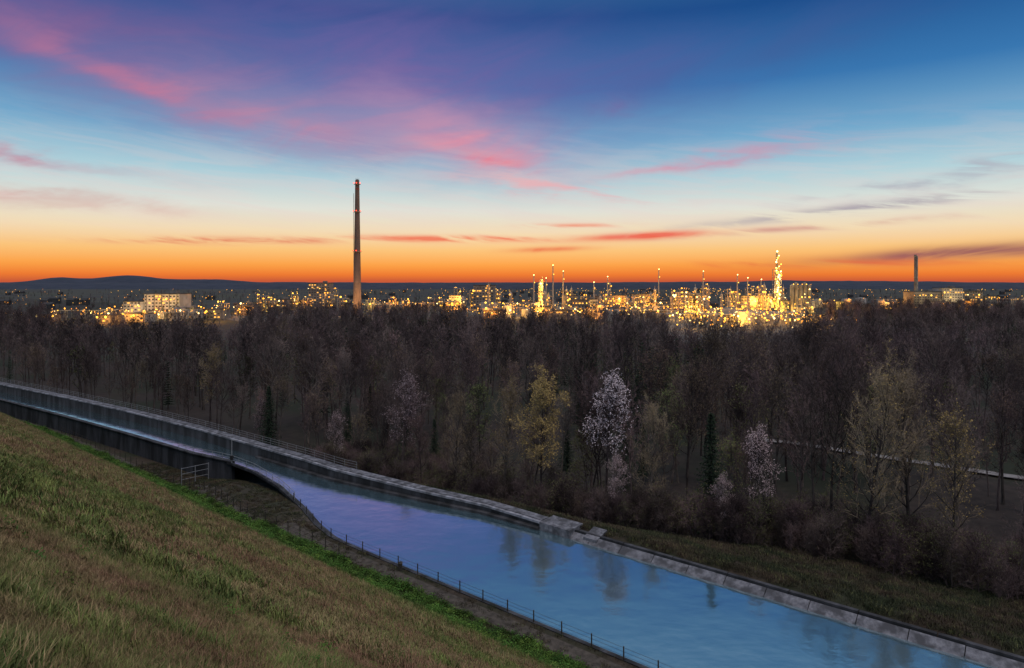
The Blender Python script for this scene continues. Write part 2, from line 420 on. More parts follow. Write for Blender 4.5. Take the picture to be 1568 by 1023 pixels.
def scatter(name,collection,pts,rots,scls,idxs,mat=None):
    me=bpy.data.meshes.new(name); me.from_pydata(pts,[],[])
    a=me.attributes.new('rot','FLOAT_VECTOR','POINT'); a.data.foreach_set('vector',np.array(rots,dtype=np.float32).ravel())
    a=me.attributes.new('scl','FLOAT','POINT'); a.data.foreach_set('value',np.array(scls,dtype=np.float32))
    a=me.attributes.new('idx','INT','POINT'); a.data.foreach_set('value',np.array(idxs,dtype=np.int32))
    ob=bpy.data.objects.new(name,me); scene.collection.objects.link(ob)
    ng=bpy.data.node_groups.new(name+'_scatter','GeometryNodeTree')
    ng.interface.new_socket('Geometry',in_out='INPUT',socket_type='NodeSocketGeometry')
    ng.interface.new_socket('Geometry',in_out='OUTPUT',socket_type='NodeSocketGeometry')
    N,L=ng.nodes,ng.links
    gi=N.new('NodeGroupInput'); go=N.new('NodeGroupOutput')
    ci=N.new('GeometryNodeCollectionInfo'); ci.inputs['Collection'].default_value=collection
    ci.inputs['Separate Children'].default_value=True; ci.inputs['Reset Children'].default_value=True
    io=N.new('GeometryNodeInstanceOnPoints'); io.inputs['Pick Instance'].default_value=True
    def attr(n,t):
        q=N.new('GeometryNodeInputNamedAttribute'); q.data_type=t; q.inputs['Name'].default_value=n; return q.outputs[0]
    er=N.new('FunctionNodeEulerToRotation')
    L.new(attr('rot','FLOAT_VECTOR'),er.inputs[0])
    L.new(gi.outputs[0],io.inputs['Points']); L.new(ci.outputs[0],io.inputs['Instance'])
    L.new(er.outputs[0],io.inputs['Rotation']); L.new(attr('scl','FLOAT'),io.inputs['Scale']); L.new(attr('idx','INT'),io.inputs['Instance Index'])
    L.new(io.outputs[0],go.inputs[0])
    md=ob.modifiers.new('scatter','NODES'); md.node_group=ng
    return ob

# gravel path through the woods on the right
pathpts=[(58,170),(68,165),(86,150),(100,138),(116,128),(140,118),(170,108)]
def pathdist(x,y):
    return min((Vector((x,y))-(Vector(a)+(Vector(b)-Vector(a))*max(0,min(1,(Vector((x,y))-Vector(a)).dot(Vector(b)-Vector(a))/(Vector(b)-Vector(a)).length_squared)))).length for a,b in zip(pathpts[:-1],pathpts[1:]))
mb=MB(); vs=[];fs=[]
fine=[]
for a,b in zip(pathpts[:-1],pathpts[1:]):
    for k in range(6): fine.append(Vector(a).lerp(Vector(b),k/6))
for i,p in enumerate(fine):
    d=(fine[min(i+1,len(fine)-1)]-fine[max(0,i-1)]).normalized(); n=Vector((-d.y,d.x))
    for q in (-1.5,1.5):
        w2=p+n*q; sd=SD(p.x,p.y); vs.append((w2.x,w2.y,terr(*sd)+.45))
for i in range(len(fine)-1): fs.append((2*i,2*i+1,2*i+3,2*i+2))
mb.add(vs,fs); mb.obj('forest_path',[M_path])

# name, mesh, x, y, height, clearance radius
specials=[('cherry_tree','c1',13.4,99,23.5,5),('cherry_tree','c2',-20.5,126,24,6),('cherry_tree','c2',-35,136,14,5),('cherry_tree','c2',-61,164,14.5,5),
 ('cherry_tree','c2',14.6,95,11,3),('cherry_tree','c2',27,86.5,9.5,3),('cherry_tree','c2',32,86,16,4),('spring_leaf_tree','w',4.6,104,24.5,5),('spring_leaf_tree','w2',-1.4,108,23,4),
 ('spring_leaf_tree','w2',-86,194,25,5),('spring_leaf_tree','w2',50.5,78,21,5),('poplar_tree','p1',43,83,27.5,7.5),('poplar_tree','p2',49,84,26.5,6),('poplar_tree','p2',19.5,97,21,5),
 ('spruce_tree','s0',26,89,17,4),('spruce_tree','s1',-57,160,17,4),('poplar_tree','p2',-10,121,22,5)]
# forest mass
def far_limit(a):
    return interp(a,[-1.0,-.69,-.66,-.40,-.37,-.10,-.06,.2,.24,.44,.47,1.0],[620,620,380,380,760,760,600,600,350,350,850,850])
near=([],[],[],[]); far=([],[],[],[])
r=random.Random(3)
for _ in range(60000):
    y=math.sqrt(r.uniform(60**2,880**2)); a=r.uniform(-.95,.95); x=a*y
    s,d=SD(x,y)
    T=max(Ts(s),Rs(s)+5)
    if d<T+6 or y>far_limit(a)+r.uniform(-20,20): continue
    dens=interp(y,[60,250,500,900],[1.0,.95,.75,.6])
    if r.random()>dens*.175: continue
    if y<220 and any(math.hypot(x-q[2],y-q[3])<q[5]*.9 for q in specials): continue
    if y<220 and x>20 and pathdist(x,y)<2.4: continue
    n=mnoise.noise((x*.012,y*.012,5)); z=terr(s,d) if d<520 else -15
    rr=r.random(); pc=.05+max(0,n)*.8
    k=r.uniform(.62,1.04)*(1+.34*mnoise.noise((x*.024,y*.024,8)))
    if y>330: k*=.86
    if y<200:
        i=7+r.randrange(3) if rr<pc else (10+r.randrange(2) if rr<pc+.08 else r.randrange(7)); t=near
    else:
        i=7+r.randrange(2) if rr<pc else (5+r.randrange(2) if rr<pc+.08 else r.randrange(5)); t=far
    t[0].append((x,y,z)); t[1].append((0,0,r.uniform(0,6.28))); t[2].append(k); t[3].append(i)
print('forest trees',len(near[0]),len(far[0]))
scatter('forest',FC,*near)
scatter('far_forest',FF,*far)
# undergrowth
pts=[];rots=[];scl=[];idx=[]
for _ in range(1400):
    s=r.uniform(-40,130); d=max(Ts(s),Rs(s)+5)+abs(r.gauss(0,9))-1.5
    x,y=P(s,d); pts.append((x,y,terr(s,d)-.1)); rots.append((0,0,r.uniform(0,6.28))); scl.append(r.uniform(.3,1.15)); idx.append(12+r.randrange(3))
scatter('undergrowth',FC,pts,rots,scl,idx)

def put(name,me,x,y,h=None,rz=None):
    s,d=SD(x,y); o=bpy.data.objects.new(name,me); o.location=(x,y,terr(s,d)-.1)
    o.rotation_euler=(0,0,rz if rz is not None else r.uniform(0,6.28))
    zmax=max(v.co.z for v in me.vertices) if h else 1
    if h: k=h/zmax; o.scale=(k,k,k)
    scene.collection.objects.link(o); return o
# front row of individual trees
s=-55
while s<300:
    d=max(Ts(s),Rs(s)+6)+r.uniform(0,6); x,y=P(s,d)
    if all(math.hypot(x-q[2],y-q[3])>q[5] for q in specials): put('bare_tree',bare[r.randrange(7)],x,y,r.uniform(13,23))
    s+=r.uniform(3.8,7.5)
SM={'c1':make_tree(201,20,3.0,.5,nl=22,leaf=.5,lsize=.10).mesh('cherry_mesh',[M_bark,M_twig,M_white]),
'c2':make_tree(202,20,3.6,.4,nl=22,leaf=.6,lsize=.085).mesh('cherry2_mesh',[M_bark,M_twig,M_pink]),
'w':make_tree(203,22,3.8,.35,nl=26,leaf=.8,lsize=.12).mesh('spring_tree_mesh',[M_bark,M_twigp,M_leafy]),
'w2':make_tree(206,22,4.2,.3,nl=26,leaf=.22,lsize=.11).mesh('spring_tree2_mesh',[M_bark,M_twigp,M_leafy]),
'p1':make_tree(204,28,7.4,.2,nl=38,leaf=.12,lsize=.10,ns=8,tw=5).mesh('poplar_mesh',[M_bark,M_twigp,M_leafy]),
'p2':make_tree(205,28,5.8,.22,nl=36,leaf=.1,lsize=.1,ns=8,tw=4).mesh('poplar2_mesh',[M_bark,M_twigp,M_bud]),'s0':con[0],'s1':con[1],'s2':con[2]}
for n,k,x,y,h,_ in specials: put(n,SM[k],x,y,h)

# ------------------------------------------------------------------ grass
def tuft(seed,n,h,rad,w,gfrac,lean=.5):
    r=random.Random(seed); m=MB()
    for _ in range(n):
        a=r.uniform(0,6.28); q=rad*math.sqrt(r.random()); x,y=q*math.cos(a),q*math.sin(a)
        hh=h*r.uniform(.4,1.2); b2=r.uniform(0,6.28); l=lean*hh*r.uniform(.2,1.4)
        dx,dy=math.cos(b2)*l,math.sin(b2)*l; px,py=-math.sin(b2)*w,math.cos(b2)*w
        mi=1 if r.random()<gfrac else 0
        m.add([(x-px,y-py,-.03),(x+px,y+py,-.03),(x+dx*.45+px*.7,y+dy*.45+py*.7,hh*.6),(x+dx*.45-px*.7,y+dy*.45-py*.7,hh*.6),(x+dx,y+dy,hh)],[(0,1,2,3),(3,2,4)],mi)
    return m
GC=coll('grass_tuft',[tuft(300+i,45,.10,.16,.0035,[.08,.25,.55,.9][i],1.1).mesh('tuft',[M_straw,M_gblade]) for i in range(4)]+
                     [tuft(310+i,70,.10,.42,.009,[.08,.25,.55,.9][i],1.0).mesh('tuftw',[M_straw,M_gblade]) for i in range(4)])
pts=[];rots=[];scl=[];idx=[]
def gpatch(x,y,d,F):
    n=mnoise.noise((x*.09,y*.09,1))*.8+mnoise.noise((x*.35,y*.35,4))*.6+mnoise.noise((x*1.2,y*1.2,9))*.7
    g=n+.10+.9*smooth((d-F+11)/8)
    if math.hypot(x,y)<12: g+=.2
    return 3 if g>.55 else 2 if g>.28 else 1 if g>0 else 0
for _ in range(400000):
    y=3.0+32*r.random()**1.6; a=r.uniform(-.9,.3); x=a*y; s,d=SD(x,y)
    if d<.5 or d>foot(s)-1: continue
    p=interp(y,[3,8,20,35],[.25,.22,.12,.10])
    if r.random()>p: continue
    g=gpatch(x,y,d,foot(s)); i=g if y<13 else 4+g
    pts.append((x,y,terr(s,d))); rots.append((0,0,r.uniform(0,6.28))); scl.append(r.uniform(.4,1.1)*(1.4 if g==3 else 1)); idx.append(i)
for _ in range(22000):
    s=r.uniform(0,200); d=r.uniform(8,foot(s)); x,y=P(s,d)
    if y<28 or abs(x/y)>.9: continue
    g=gpatch(x,y,d,foot(s))
    pts.append((x,y,terr(s,d))); rots.append((0,0,r.uniform(0,6.28))); scl.append(r.uniform(.7,1.8)); idx.append(4+g)
print('tufts',len(pts))
scatter('grass',GC,pts,rots,scl,idx)
# low green hedge strip at slope foot, and weeds on the slope
def leafclump(seed):
    r=random.Random(seed); m=MB()
    for _ in range(170):
        x,y=r.gauss(0,.3),r.gauss(0,.3); z=abs(r.gauss(0,.26))*max(.2,1-(x*x+y*y))
        a=Vector((r.gauss(0,1),r.gauss(0,1),r.gauss(0,.6))).normalized(); bb=a.orthogonal().normalized(); sz=r.uniform(.03,.075); q=Vector((x,y,z))
        m.add([tuple(q-a*sz),tuple(q-bb*sz*.6),tuple(q+a*sz),tuple(q+bb*sz*.6)],[(0,1,2,3)],0)
    return m
HC=coll('leaf_clump',[leafclump(400+i).mesh('clump',[M_hedge]) for i in range(3)])
pts=[];rots=[];scl=[];idx=[]
for _ in range(9500):
    s=-15+195*r.random(); F=foot(s); hi=2.0 if s<78 else 1.4
    d=F+r.uniform(-2.6,hi)+.5*mnoise.noise((s*.15,0,0)); x,y=P(s,d)
    if mnoise.noise((x*.8,y*.8,6))<-.14: continue
    pts.append((x,y,terr(s,d))); rots.append((0,0,r.uniform(0,6.28))); scl.append(r.uniform(.4,1.35)); idx.append(r.randrange(3))
scatter('hedge_strip',HC,pts,rots,scl,idx)
pts=[];rots=[];scl=[];idx=[]
for _ in range(900):
    y=4+30*r.random(); x=r.uniform(-.9,.2)*y; s,d=SD(x,y)
    if d<1 or mnoise.noise((x*.4,y*.4,12))<.05: continue
    pts.append((x,y,terr(s,d)-.02)); rots.append((0,0,r.uniform(0,6.28))); scl.append(r.uniform(.15,.4)); idx.append(r.randrange(3))
scatter('slope_weeds',HC,pts,rots,scl,idx)
# rough grass of banks
pts=[];rots=[];scl=[];idx=[]
for _ in range(10000):
    s=r.uniform(-30,75); d=Rs(s)+2.0+(max(Ts(s),Rs(s)+5)-Rs(s)-1)*r.random()
    x,y=P(s,d); pts.append((x,y,terr(s,d))); rots.append((0,0,r.uniform(0,6.28))); scl.append(r.uniform(.6,1.9)); idx.append(r.randrange(3))
BC=coll('bank_tuft',[tuft(330+i,50,.2,.4,.012,[.0,.08,.2][i],.9).mesh('tuftb',[M_bblade,M_leafg]) for i in range(3)])
scatter('bank_grass',BC,pts,rots,scl,idx)
pts=[];rots=[];scl=[];idx=[]
for _ in range(4500):
    s=r.uniform(-10,130); d=r.uniform(foot(s)+1,Ls(s)-1)
    if s<75 and 2.0<d-foot(s)<4.4 and r.random()<.9: continue
    x,y=P(s,d); pts.append((x,y,terr(s,d))); rots.append((0,0,r.uniform(0,6.28))); scl.append(r.uniform(.5,1.2)); idx.append(r.randrange(3))
scatter('verge_grass',BC,pts,rots,scl,idx)

# ------------------------------------------------------------------ industry
M_wallw=mat_noise('white_cladding',(.30,.29,.26),(.44,.42,.39),.1)
M_wallg=mat_noise('grey_cladding',(.10,.10,.10),(.21,.20,.19),.1)
M_steel=mat_noise('plant_steel',(.20,.19,.17),(.40,.38,.33),.2,rough=.5)
M_roof=mat_noise('roofing',(.03,.03,.035),(.06,.06,.06),.1)
M_chim=mat_noise('chimney_concrete',(.11,.08,.065),(.20,.145,.12),.06,stretch=(1,1,.3))
M_chimd=mat_noise('chimney_band',(.22,.05,.04),(.32,.08,.06),.1)
E_warm=mat_emit('sodium_lamp',(1,.38,.03),3.0); E_yel=mat_emit('yellow_lamp',(1,.52,.055),4.2); E_wht=mat_emit('white_lamp',(1,.70,.24),6.5)
E_red=mat_emit('red_lamp',(1,.05,.02),5); E_win=mat_emit('lit_window',(1,.50,.09),1.0)
IM=[M_wallw,M_wallg,M_steel,M_roof,E_win,E_warm,E_yel,E_wht,E_red]
r=random.Random(11)
def lamp(mb,x,y,z,k=1.0):
    mb.octa(x,y,z,r.choice([.4,.5,.6,.8,1.35])*k,r.choice([5,5,5,6,6,6,7]))
def plight(x,y,z,e,col=(1,.62,.2)):
    l=bpy.data.lights.new('plant_lamp','POINT'); l.energy=e; l.color=col; l.shadow_soft_size=1.0
    o=bpy.data.objects.new('light',l); o.location=(x,y,z); return o
GZ=-15
def t_building(mb,x,y,w,dp,h,mi=0,lit=.35,rot=0):
    mb.box(x,y,GZ+h/2,w,dp,h,mi,rot); mb.box(x,y,GZ+h+.4,w+.8,dp+.8,.8,3,rot)
    mb.box(x+w*.2,y,GZ+h+2.2,w*.18,dp*.3,2.8,1,rot)
    c,sn=math.cos(rot),math.sin(rot)
    fl=int(h/4)
    for f in range(fl):
        k=-w/2+2
        while k<w/2-2:
            lx,ly=k,-dp/2-.05; z=GZ+2.4+f*4
            hw=1.2; p=[(lx-hw,ly,z-.8),(lx+hw,ly,z-.8),(lx+hw,ly,z+.8),(lx-hw,ly,z+.8)]
            mb.add([(x+a*c-b2*sn,y+a*sn+b2*c,zz) for a,b2,zz in p],[(0,1,2,3)],4 if r.random()<lit else 3)
            k+=4.2
    for k in range(int(w/9)+1): lamp(mb,x-w/2+k*9,y-dp/2-1.2,GZ+h*.8)
def t_frame(mb,x,y,w,dp,h):
    n=max(2,int(h/5.5))
    for i in (-.5,0,.5):
        for j in (-.5,.5): mb.box(x+i*w,y+j*dp,GZ+h/2,.6,.6,h,2)
    for f in range(1,n+1):
        z=GZ+f*h/n; mb.box(x,y,z,w+1,dp+1,.4,2)
        for k in range(4):
            if r.random()<.8: lamp(mb,x+r.uniform(-.5,.5)*w,y-dp/2-.8,z+2.2,.9)
    for k in range(3):
        mb.cyl(x+(k-1)*w*.3,y+r.uniform(-.2,.2)*dp,GZ,GZ+h*r.uniform(.5,1.05),w*.11,w*.11,8,r.choice([0,2]))
def t_column(mb,x,y,rad,h):
    mb.cyl(x,y,GZ,GZ+h,rad,rad,10,2); mb.cyl(x,y,GZ+h,GZ+h+rad*.8,rad,rad*.3,10,2); mb.cyl(x,y,GZ+h,GZ+h+5,.25,.2,5,2)
    z=GZ+6
    while z<GZ+h:
        mb.cyl(x,y,z,z+.3,rad+1.3,rad+1.3,10,2); a=r.uniform(3.6,5.8); lamp(mb,x+math.cos(a)*(rad+1.5),y+math.sin(a)*(rad+1.5),z+1.8,.9); z+=r.uniform(4,6)
def t_tank(mb,x,y,rad,h):
    mb.cyl(x,y,GZ,GZ+h,rad,rad,18,0); mb.cyl(x,y,GZ+h,GZ+h+rad*.2,rad,rad*.1,18,1)
    lamp(mb,x,y-rad-1,GZ+h)
def t_rack(mb,x,y,w):
    for k in range(int(w/8)+1):
        for j in (-2,2): mb.box(x-w/2+k*8,y+j,GZ+4.5,.4,.4,9,2)
        mb.box(x-w/2+k*8,y,GZ+9,.4,4.4,.4,2); 
        lamp(mb,x-w/2+k*8,y-2.6,GZ+r.uniform(7,12),.8)
    for j in range(4): mb.tube([Vector((x-w/2,y-1.5+j,GZ+9.6)),Vector((x+w/2,y-1.5+j,GZ+9.6))],[.35,.35],5,2)

def unit(name,a,D,width,kind,n,seed,en=44000,hmax=38):
    """cluster of plant structures centred on bearing tangent a at distance D"""
    global r
    r=random.Random(seed); mb=MB(); cx=a*D
    lit=[]
    for i in range(n):
        x=cx+r.uniform(-.5,.5)*width; y=D+r.uniform(-60,90)
        t=r.choice(kind)
        if t=='b': w=r.uniform(12,32); h=r.uniform(8,hmax*.6); t_building(mb,x,y,w,r.uniform(14,25),h,r.choice([0,1,1,1]),.25,r.uniform(-.25,.25))
        if t=='f': w=r.uniform(8,16);h=r.uniform(12,hmax*.9); t_frame(mb,x,y,w,w*.7,h)
        if t=='c': h=r.uniform(16,hmax*1.08); t_column(mb,x,y,r.uniform(1.0,2.2),h)
        if t=='t': h=r.uniform(8,16); t_tank(mb,x,y,r.uniform(5,10),h)
        if t=='r': h=9; t_rack(mb,x,y,r.uniform(40,90))
        if len(lit)<3 and r.random()<.6: lit.append((x+r.uniform(-6,6),y-r.uniform(18,26),GZ+r.uniform(5,h*.8+4)))
    ob=mb.obj(name,IM)
    for k,(x,y,z) in enumerate(lit):
        e=en*r.uniform(.4,1.5); o=plight(x,y,z,e,r.choice([(1,.38,.04),(1,.47,.07),(1,.34,.03),(.94,.56,.08)])); o.name='lamp_%d'%k; o.parent=ob; scene.collection.objects.link(o)
    return ob
specs=[(-.655,760,60,'br',4,14),(-.56,770,90,'bbtr',6,20),(-.47,800,90,'bbtr',8,20),(-.40,830,70,'bbf',6,24),
 (-.36,1000,80,'bfr',6,22),(-.30,1050,110,'bfff',9,38),(-.20,1020,110,'bfrr',8,28),(-.12,1100,120,'bfrr',8,26),(-.05,1050,110,'bffc',10,36),
 (.02,950,110,'fcbtr',14,40),(.07,1000,90,'fccbr',14,44),(.14,980,110,'fbtcr',13,38),(.19,1060,100,'fcb',10,40),(.25,980,100,'fcrb',13,38),
 (.29,860,90,'fcfr',14,34),(.34,950,90,'cfcb',13,44),(.385,900,80,'fcf',13,42),(.41,960,60,'ctf',8,42),(.28,780,110,'rrbt',10,14),(.37,760,90,'rrbt',10,14),(.33,700,120,'rrt',8,10),(.1,830,110,'rrbt',10,18),(-.03,850,110,'rrbt',8,18),
 (.47,1100,90,'btr',6,20),(.54,1200,110,'btr',6,18),(.63,1080,100,'bbr',6,24),(.72,1300,120,'br',4,18)]
for i,(a,D,w,k,n,hm) in enumerate(specs):
    unit('chemical_plant',a,D,w,k,n,500+i,hmax=hm,en=(44000 if a>-.1 else 26000))
r=random.Random(5)
# landmark: main chimney
mb=MB(); cx,cy=-204,900; Z0,Z1=-15,160
def rch(z): t=(z-Z0)/(Z1-Z0); return 5.8-3.1*t**.8
zz=[Z0,0,15,30,50,70,90,110,130,150,Z1]
for a0,b0 in zip(zz[:-1],zz[1:]): mb.cyl(cx,cy,a0,b0,rch(a0),rch(b0),28,0,cap=False)
mb.cyl(cx,cy,Z1,Z1+2.5,2.6,2.6,28,0); mb.cyl(cx,cy,Z1+2.5,Z1+3.5,1.8,1.7,20,3)
for z in (157,120.5,68):
    mb.cyl(cx,cy,z-.5,z,rch(z)+.2,rch(z)+1.7,24,2); mb.cyl(cx,cy,z,z+.3,rch(z)+1.7,rch(z)+1.7,24,2)
    for k in range(12):
        t=k*math.pi/6; mb.cyl(cx+math.cos(t)*(rch(z)+1.6),cy+math.sin(t)*(rch(z)+1.6),z,z+1.3,.08,.08,4,2)
    for t in (3.6,4.7,5.8): mb.octa(cx+math.cos(t)*(rch(z)+2),cy+math.sin(t)*(rch(z)+2),z+1.6,.75,8)
for k in range(5): mb.cyl(cx+(-1.5+k*.75)*1.6,cy,Z1+2,Z1+5.5,.12,.1,4,2)
mb.cyl(cx,cy,150,152,rch(150)+.06,rch(152)+.06,28,9,cap=False)
mb.box(cx-rch(60)-.1,cy-1.5,70,.5,.5,150,2)
ch=mb.obj('industrial_chimney',[M_chim]+IM[1:]+[M_chimd],smooth=False)
for k,(dx,z) in enumerate(((-14,-2),(14,6))):
    o=plight(cx+dx,cy-22,z,30000,(1,.5,.15)); o.name='lamp_%d'%k; o.parent=ch; scene.collection.objects.link(o)
# refinery flare tower brightly lit
mb=MB(); x,y=388,1000
t_frame(mb,x,y,9,9,62)
for i in range(26): mb.octa(x+r.uniform(-4,4),y-6,GZ+4+i*3.1,r.uniform(.9,1.5),r.choice([6,7,7]))
mb.cyl(x,y,GZ,GZ+86,1.6,1.0,10,2); mb.octa(x,y-1.6,GZ+88,1.6,7)
for k in range(8): mb.cyl(x,y,GZ+62+k*3,GZ+62.3+k*3,2.6,2.6,10,2)
ob=mb.obj('refinery_tower',IM)
for k in range(3):
    o=plight(x+3*(-1)**k,y-14,GZ+12+k*20,22000,(1,.64,.22)); o.name='lamp_%d'%k; o.parent=ob; scene.collection.objects.link(o)
# slim stacks on the right with boiler house
mb=MB(); x,y=650,1100
mb.cyl(x,y,GZ,GZ+87,2.1,1.9,14,1); mb.cyl(x+3.6,y+1,GZ,GZ+85,1.0,1.0,10,2); mb.cyl(x,y,GZ+84,GZ+85,2.7,2.7,14,2)
mb.cyl(x,y,GZ+50,GZ+50.5,3,3,14,2)
mb.obj('slim_smokestack',IM)
mb=MB(); t_building(mb,668,1110,46,30,27,1,.15); t_building(mb,705,1105,30,30,33,0,.1); t_building(mb,742,1112,34,24,28,1,.3); t_building(mb,772,1110,18,20,20,1,.3)
ob=mb.obj('boiler_house',IM)
for k,dx in enumerate((655,700,745)):
    o=plight(dx,1075,GZ+14,13000,(.95,.62,.2)); o.name='lamp_%d'%k; o.parent=ob; scene.collection.objects.link(o)
# silos near tower
mb=MB()
for k in range(5): mb.cyl(400+k*6.2,975,GZ,GZ+38+(k%2)*3,2.7,2.7,14,1); mb.cyl(400+k*6.2,975,GZ+38+(k%2)*3,GZ+40+(k%2)*3,2.7,1,14,1); lamp(mb,400+k*6.2,970,GZ+40)
for k in range(4): lamp(mb,402+k*7,970,GZ+12+k*7,1.2)
ob=mb.obj('storage_silos',IM)
o=plight(412,945,GZ+16,24000,(1,.54,.12)); o.name='lamp_0'; o.parent=ob; scene.collection.objects.link(o)
# white factory left
mb=MB(); t_building(mb,-418,830,42,30,29,0,.06); t_building(mb,-452,825,24,20,20,0,.2); 
for k in range(5): mb.box(-436+k*9,814.6,GZ+14.5,.8,.8,28,1)
ob=mb.obj('white_factory',IM)
for k,dx in enumerate((-440,-405)):
    o=plight(dx,790,GZ+12,12000,(1,.70,.36)); o.name='lamp_%d'%k; o.parent=ob; scene.collection.objects.link(o)
mb=MB(); t_building(mb,-305,1090,34,20,41,1,.3); t_building(mb,-40,1000,32,22,38,1,.3)
mb.obj('office_block',IM)
mb=MB()
for a,D,h in ((.032,950,52),(.06,960,66),(.075,990,58),(.05,980,48),(.14,980,50),(.215,1060,62),(.12,990,42),(.28,1000,58),(.33,900,52),(.345,910,48),(.365,950,46)):
    x=a*D; mb.cyl(x,D,GZ,GZ+h,1.1,.7,8,2); mb.cyl(x,D,GZ+h*.8,GZ+h*.8+.4,2,2,8,2); mb.octa(x,D-1.2,GZ+h+1,.8,7); mb.octa(x+1,D-1.6,GZ+h*.82,.7,6)
mb.obj('vent_stacks',IM)
# town lights and houses further out
mb=MB()
for _ in range(1000):
    D=r.uniform(1150,3000); a=r.uniform(-.75,.78); x=a*D
    if a<-.38 and r.random()<.3: D=r.uniform(900,1600); x=a*D
    if (a<-.12 or a>.45) and mnoise.noise((x*.006,D*.006,21))<.08: continue
    w=r.uniform(9,22); h=r.uniform(5,11)
    if r.random()<.25:
        mb.box(x,D,GZ+h/2,w,10,h,r.choice([1,3,3])); mb.add([(x-w/2-.3,D-5.4,GZ+h),(x+w/2+.3,D-5.4,GZ+h),(x+w/2+.3,D,GZ+h+3.5),(x-w/2-.3,D,GZ+h+3.5),(x-w/2-.3,D+5.4,GZ+h),(x+w/2+.3,D+5.4,GZ+h)],[(0,1,2,3),(3,2,5,4),(0,3,4),(1,5,2)],3)
    mb.octa(x+r.uniform(-10,10),D-9,GZ+r.uniform(5,14),r.uniform(.3,.75)*D/1500,r.choice([5,5,5,6]))
mb.obj('distant_town',IM)
# yard lights close behind the woods
mb=MB()
for _ in range(340):
    a=r.choice([r.uniform(-.68,-.38),r.uniform(.23,.44),r.uniform(.25,.43),r.uniform(-.06,.2)]); D=r.uniform(560,860) if a>.2 else r.uniform(720,900); x=a*D; h=r.uniform(7,14)
    mb.cyl(x,D,GZ,GZ+h,.15,.1,5,2); mb.box(x+.6,D-.1,GZ+h,1.4,.4,.2,2); mb.octa(x+1,D-.3,GZ+h-.5,r.uniform(.35,1.1),r.choice([5,5,6,7]))
ob=mb.obj('yard_lamps',IM)
for k,(x,y) in enumerate(((170,640),(230,650),(270,700),(-400,740),(-330,760),(60,800))):
    o=plight(x,y,GZ+14,32000,(1,.44,.06)); o.name='lamp_%d'%k; o.parent=ob; scene.collection.objects.link(o)
yard=mat_noise('yard_asphalt',(.06,.06,.06),(.12,.12,.11),.05)
mb=MB()
for x0,x1,y0,y1 in ((-560,-270,640,900),(110,400,500,1050),(-330,160,800,1200)):
    mb.add([(x0,y0,GZ+.05),(x1,y0,GZ+.05),(x1,y1,GZ+.05),(x0,y1,GZ+.05)],[(0,1,2,3)],0)
mb.v=[(v[0],v[1],v[2]+.02*(i//4)) for i,v in enumerate(mb.v)]
mb.obj('yard_pavement',[yard])
pts=[];rots=[];scl=[];idx=[]
for _ in range(3000):
    D=r.uniform(700,2600); a=r.uniform(-.85,.85)
    if mnoise.noise((a*D*.006,D*.006,2))<.0 : continue
    pts.append((a*D,D,GZ)); rots.append((0,0,r.uniform(0,6.28))); scl.append(r.uniform(.35,.7)); idx.append(r.randrange(9))
scatter('distant_trees',FF,pts,rots,scl,idx)

# distant hills
M_hill=mat_noise('hill_woodland',(.018,.024,.038),(.034,.038,.058),.01)
def hills(name,D,depth,fn,a0=-1.3,a1=1.3,n=300):
    mb=MB();vs=[];fs=[]
    for i in range(n+1):
        a=a0+(a1-a0)*i/n
        for k,(dd,hh) in enumerate(((0,0),(.25,.55),(.5,.9),(.75,1.0),(1,.8))):
            y=D+depth*dd; vs.append((a*y,y,-16+(fn(a)+16)*hh+ (2.2*mnoise.noise((a*80,dd*9,1)) if hh else 0)))
    for i in range(n):
        for k in range(4): fs.append((i*5+k,(i+1)*5+k,(i+1)*5+k+1,i*5+k+1))
    mb.add(vs,fs); mb.obj(name,[M_hill],smooth=True)
hills('distant_hills',3600,900,lambda a:16+7*mnoise.noise((a*6,0,0))+3*mnoise.noise((a*30,1,0)))
hills('wooded_hill',4600,1400,lambda a:16+60*math.exp(-((a+.56)/.06)**2)+40*math.exp(-((a+.665)/.04)**2)+26*math.exp(-((a+.44)/.05)**2)+10*mnoise.noise((a*14,4,0))+14*math.exp(-((a-.45)/.2)**2),-1.3,1.3)

# ------------------------------------------------------------------ sky
w=bpy.data.worlds.new('World'); scene.world=w; w.use_nodes=True
try: w.cycles.sampling_method='NONE'
except Exception as e: print(e)
nt=w.node_tree; N,L=nt.nodes,nt.links
bg=N['Background']
def M(op,a,b=None,c=None):
    n=N.new('ShaderNodeMath'); n.operation=op
    for i,v in enumerate((a,b,c)):
        if v is None: continue
        if isinstance(v,(int,float)): n.inputs[i].default_value=v
        else: L.new(v,n.inputs[i])
    return n.outputs[0]
tc=N.new('ShaderNodeTexCoord'); sp=N.new('ShaderNodeSeparateXYZ'); L.new(tc.outputs['Generated'],sp.inputs[0])
X,Y,Z=sp.outputs
el=M('MULTIPLY',M('ARCSINE',Z),180/math.pi)
az=M('MULTIPLY',M('ARCTAN2',X,Y),180/math.pi)
def ramp(fac,stops):
    rr=N.new('ShaderNodeValToRGB'); cr=rr.color_ramp
    while len(cr.elements)<len(stops): cr.elements.new(.5)
    for e,(p,c) in zip(cr.elements,stops): e.position=p; e.color=(*c,1)
    L.new(fac,rr.inputs[0]); return rr.outputs[0]
def mixc(f,a,b,mode='MIX'):
    n=N.new('ShaderNodeMix'); n.data_type='RGBA'; n.blend_type=mode
    for i,v in ((0,f),(6,a),(7,b)):
        if isinstance(v,(int,float)): n.inputs[i].default_value=v
        elif isinstance(v,tuple): n.inputs[i].default_value=(*v,1)
        else: L.new(v,n.inputs[i])
    return n.outputs[2]
S=lambda e:max(0,e)/60.0
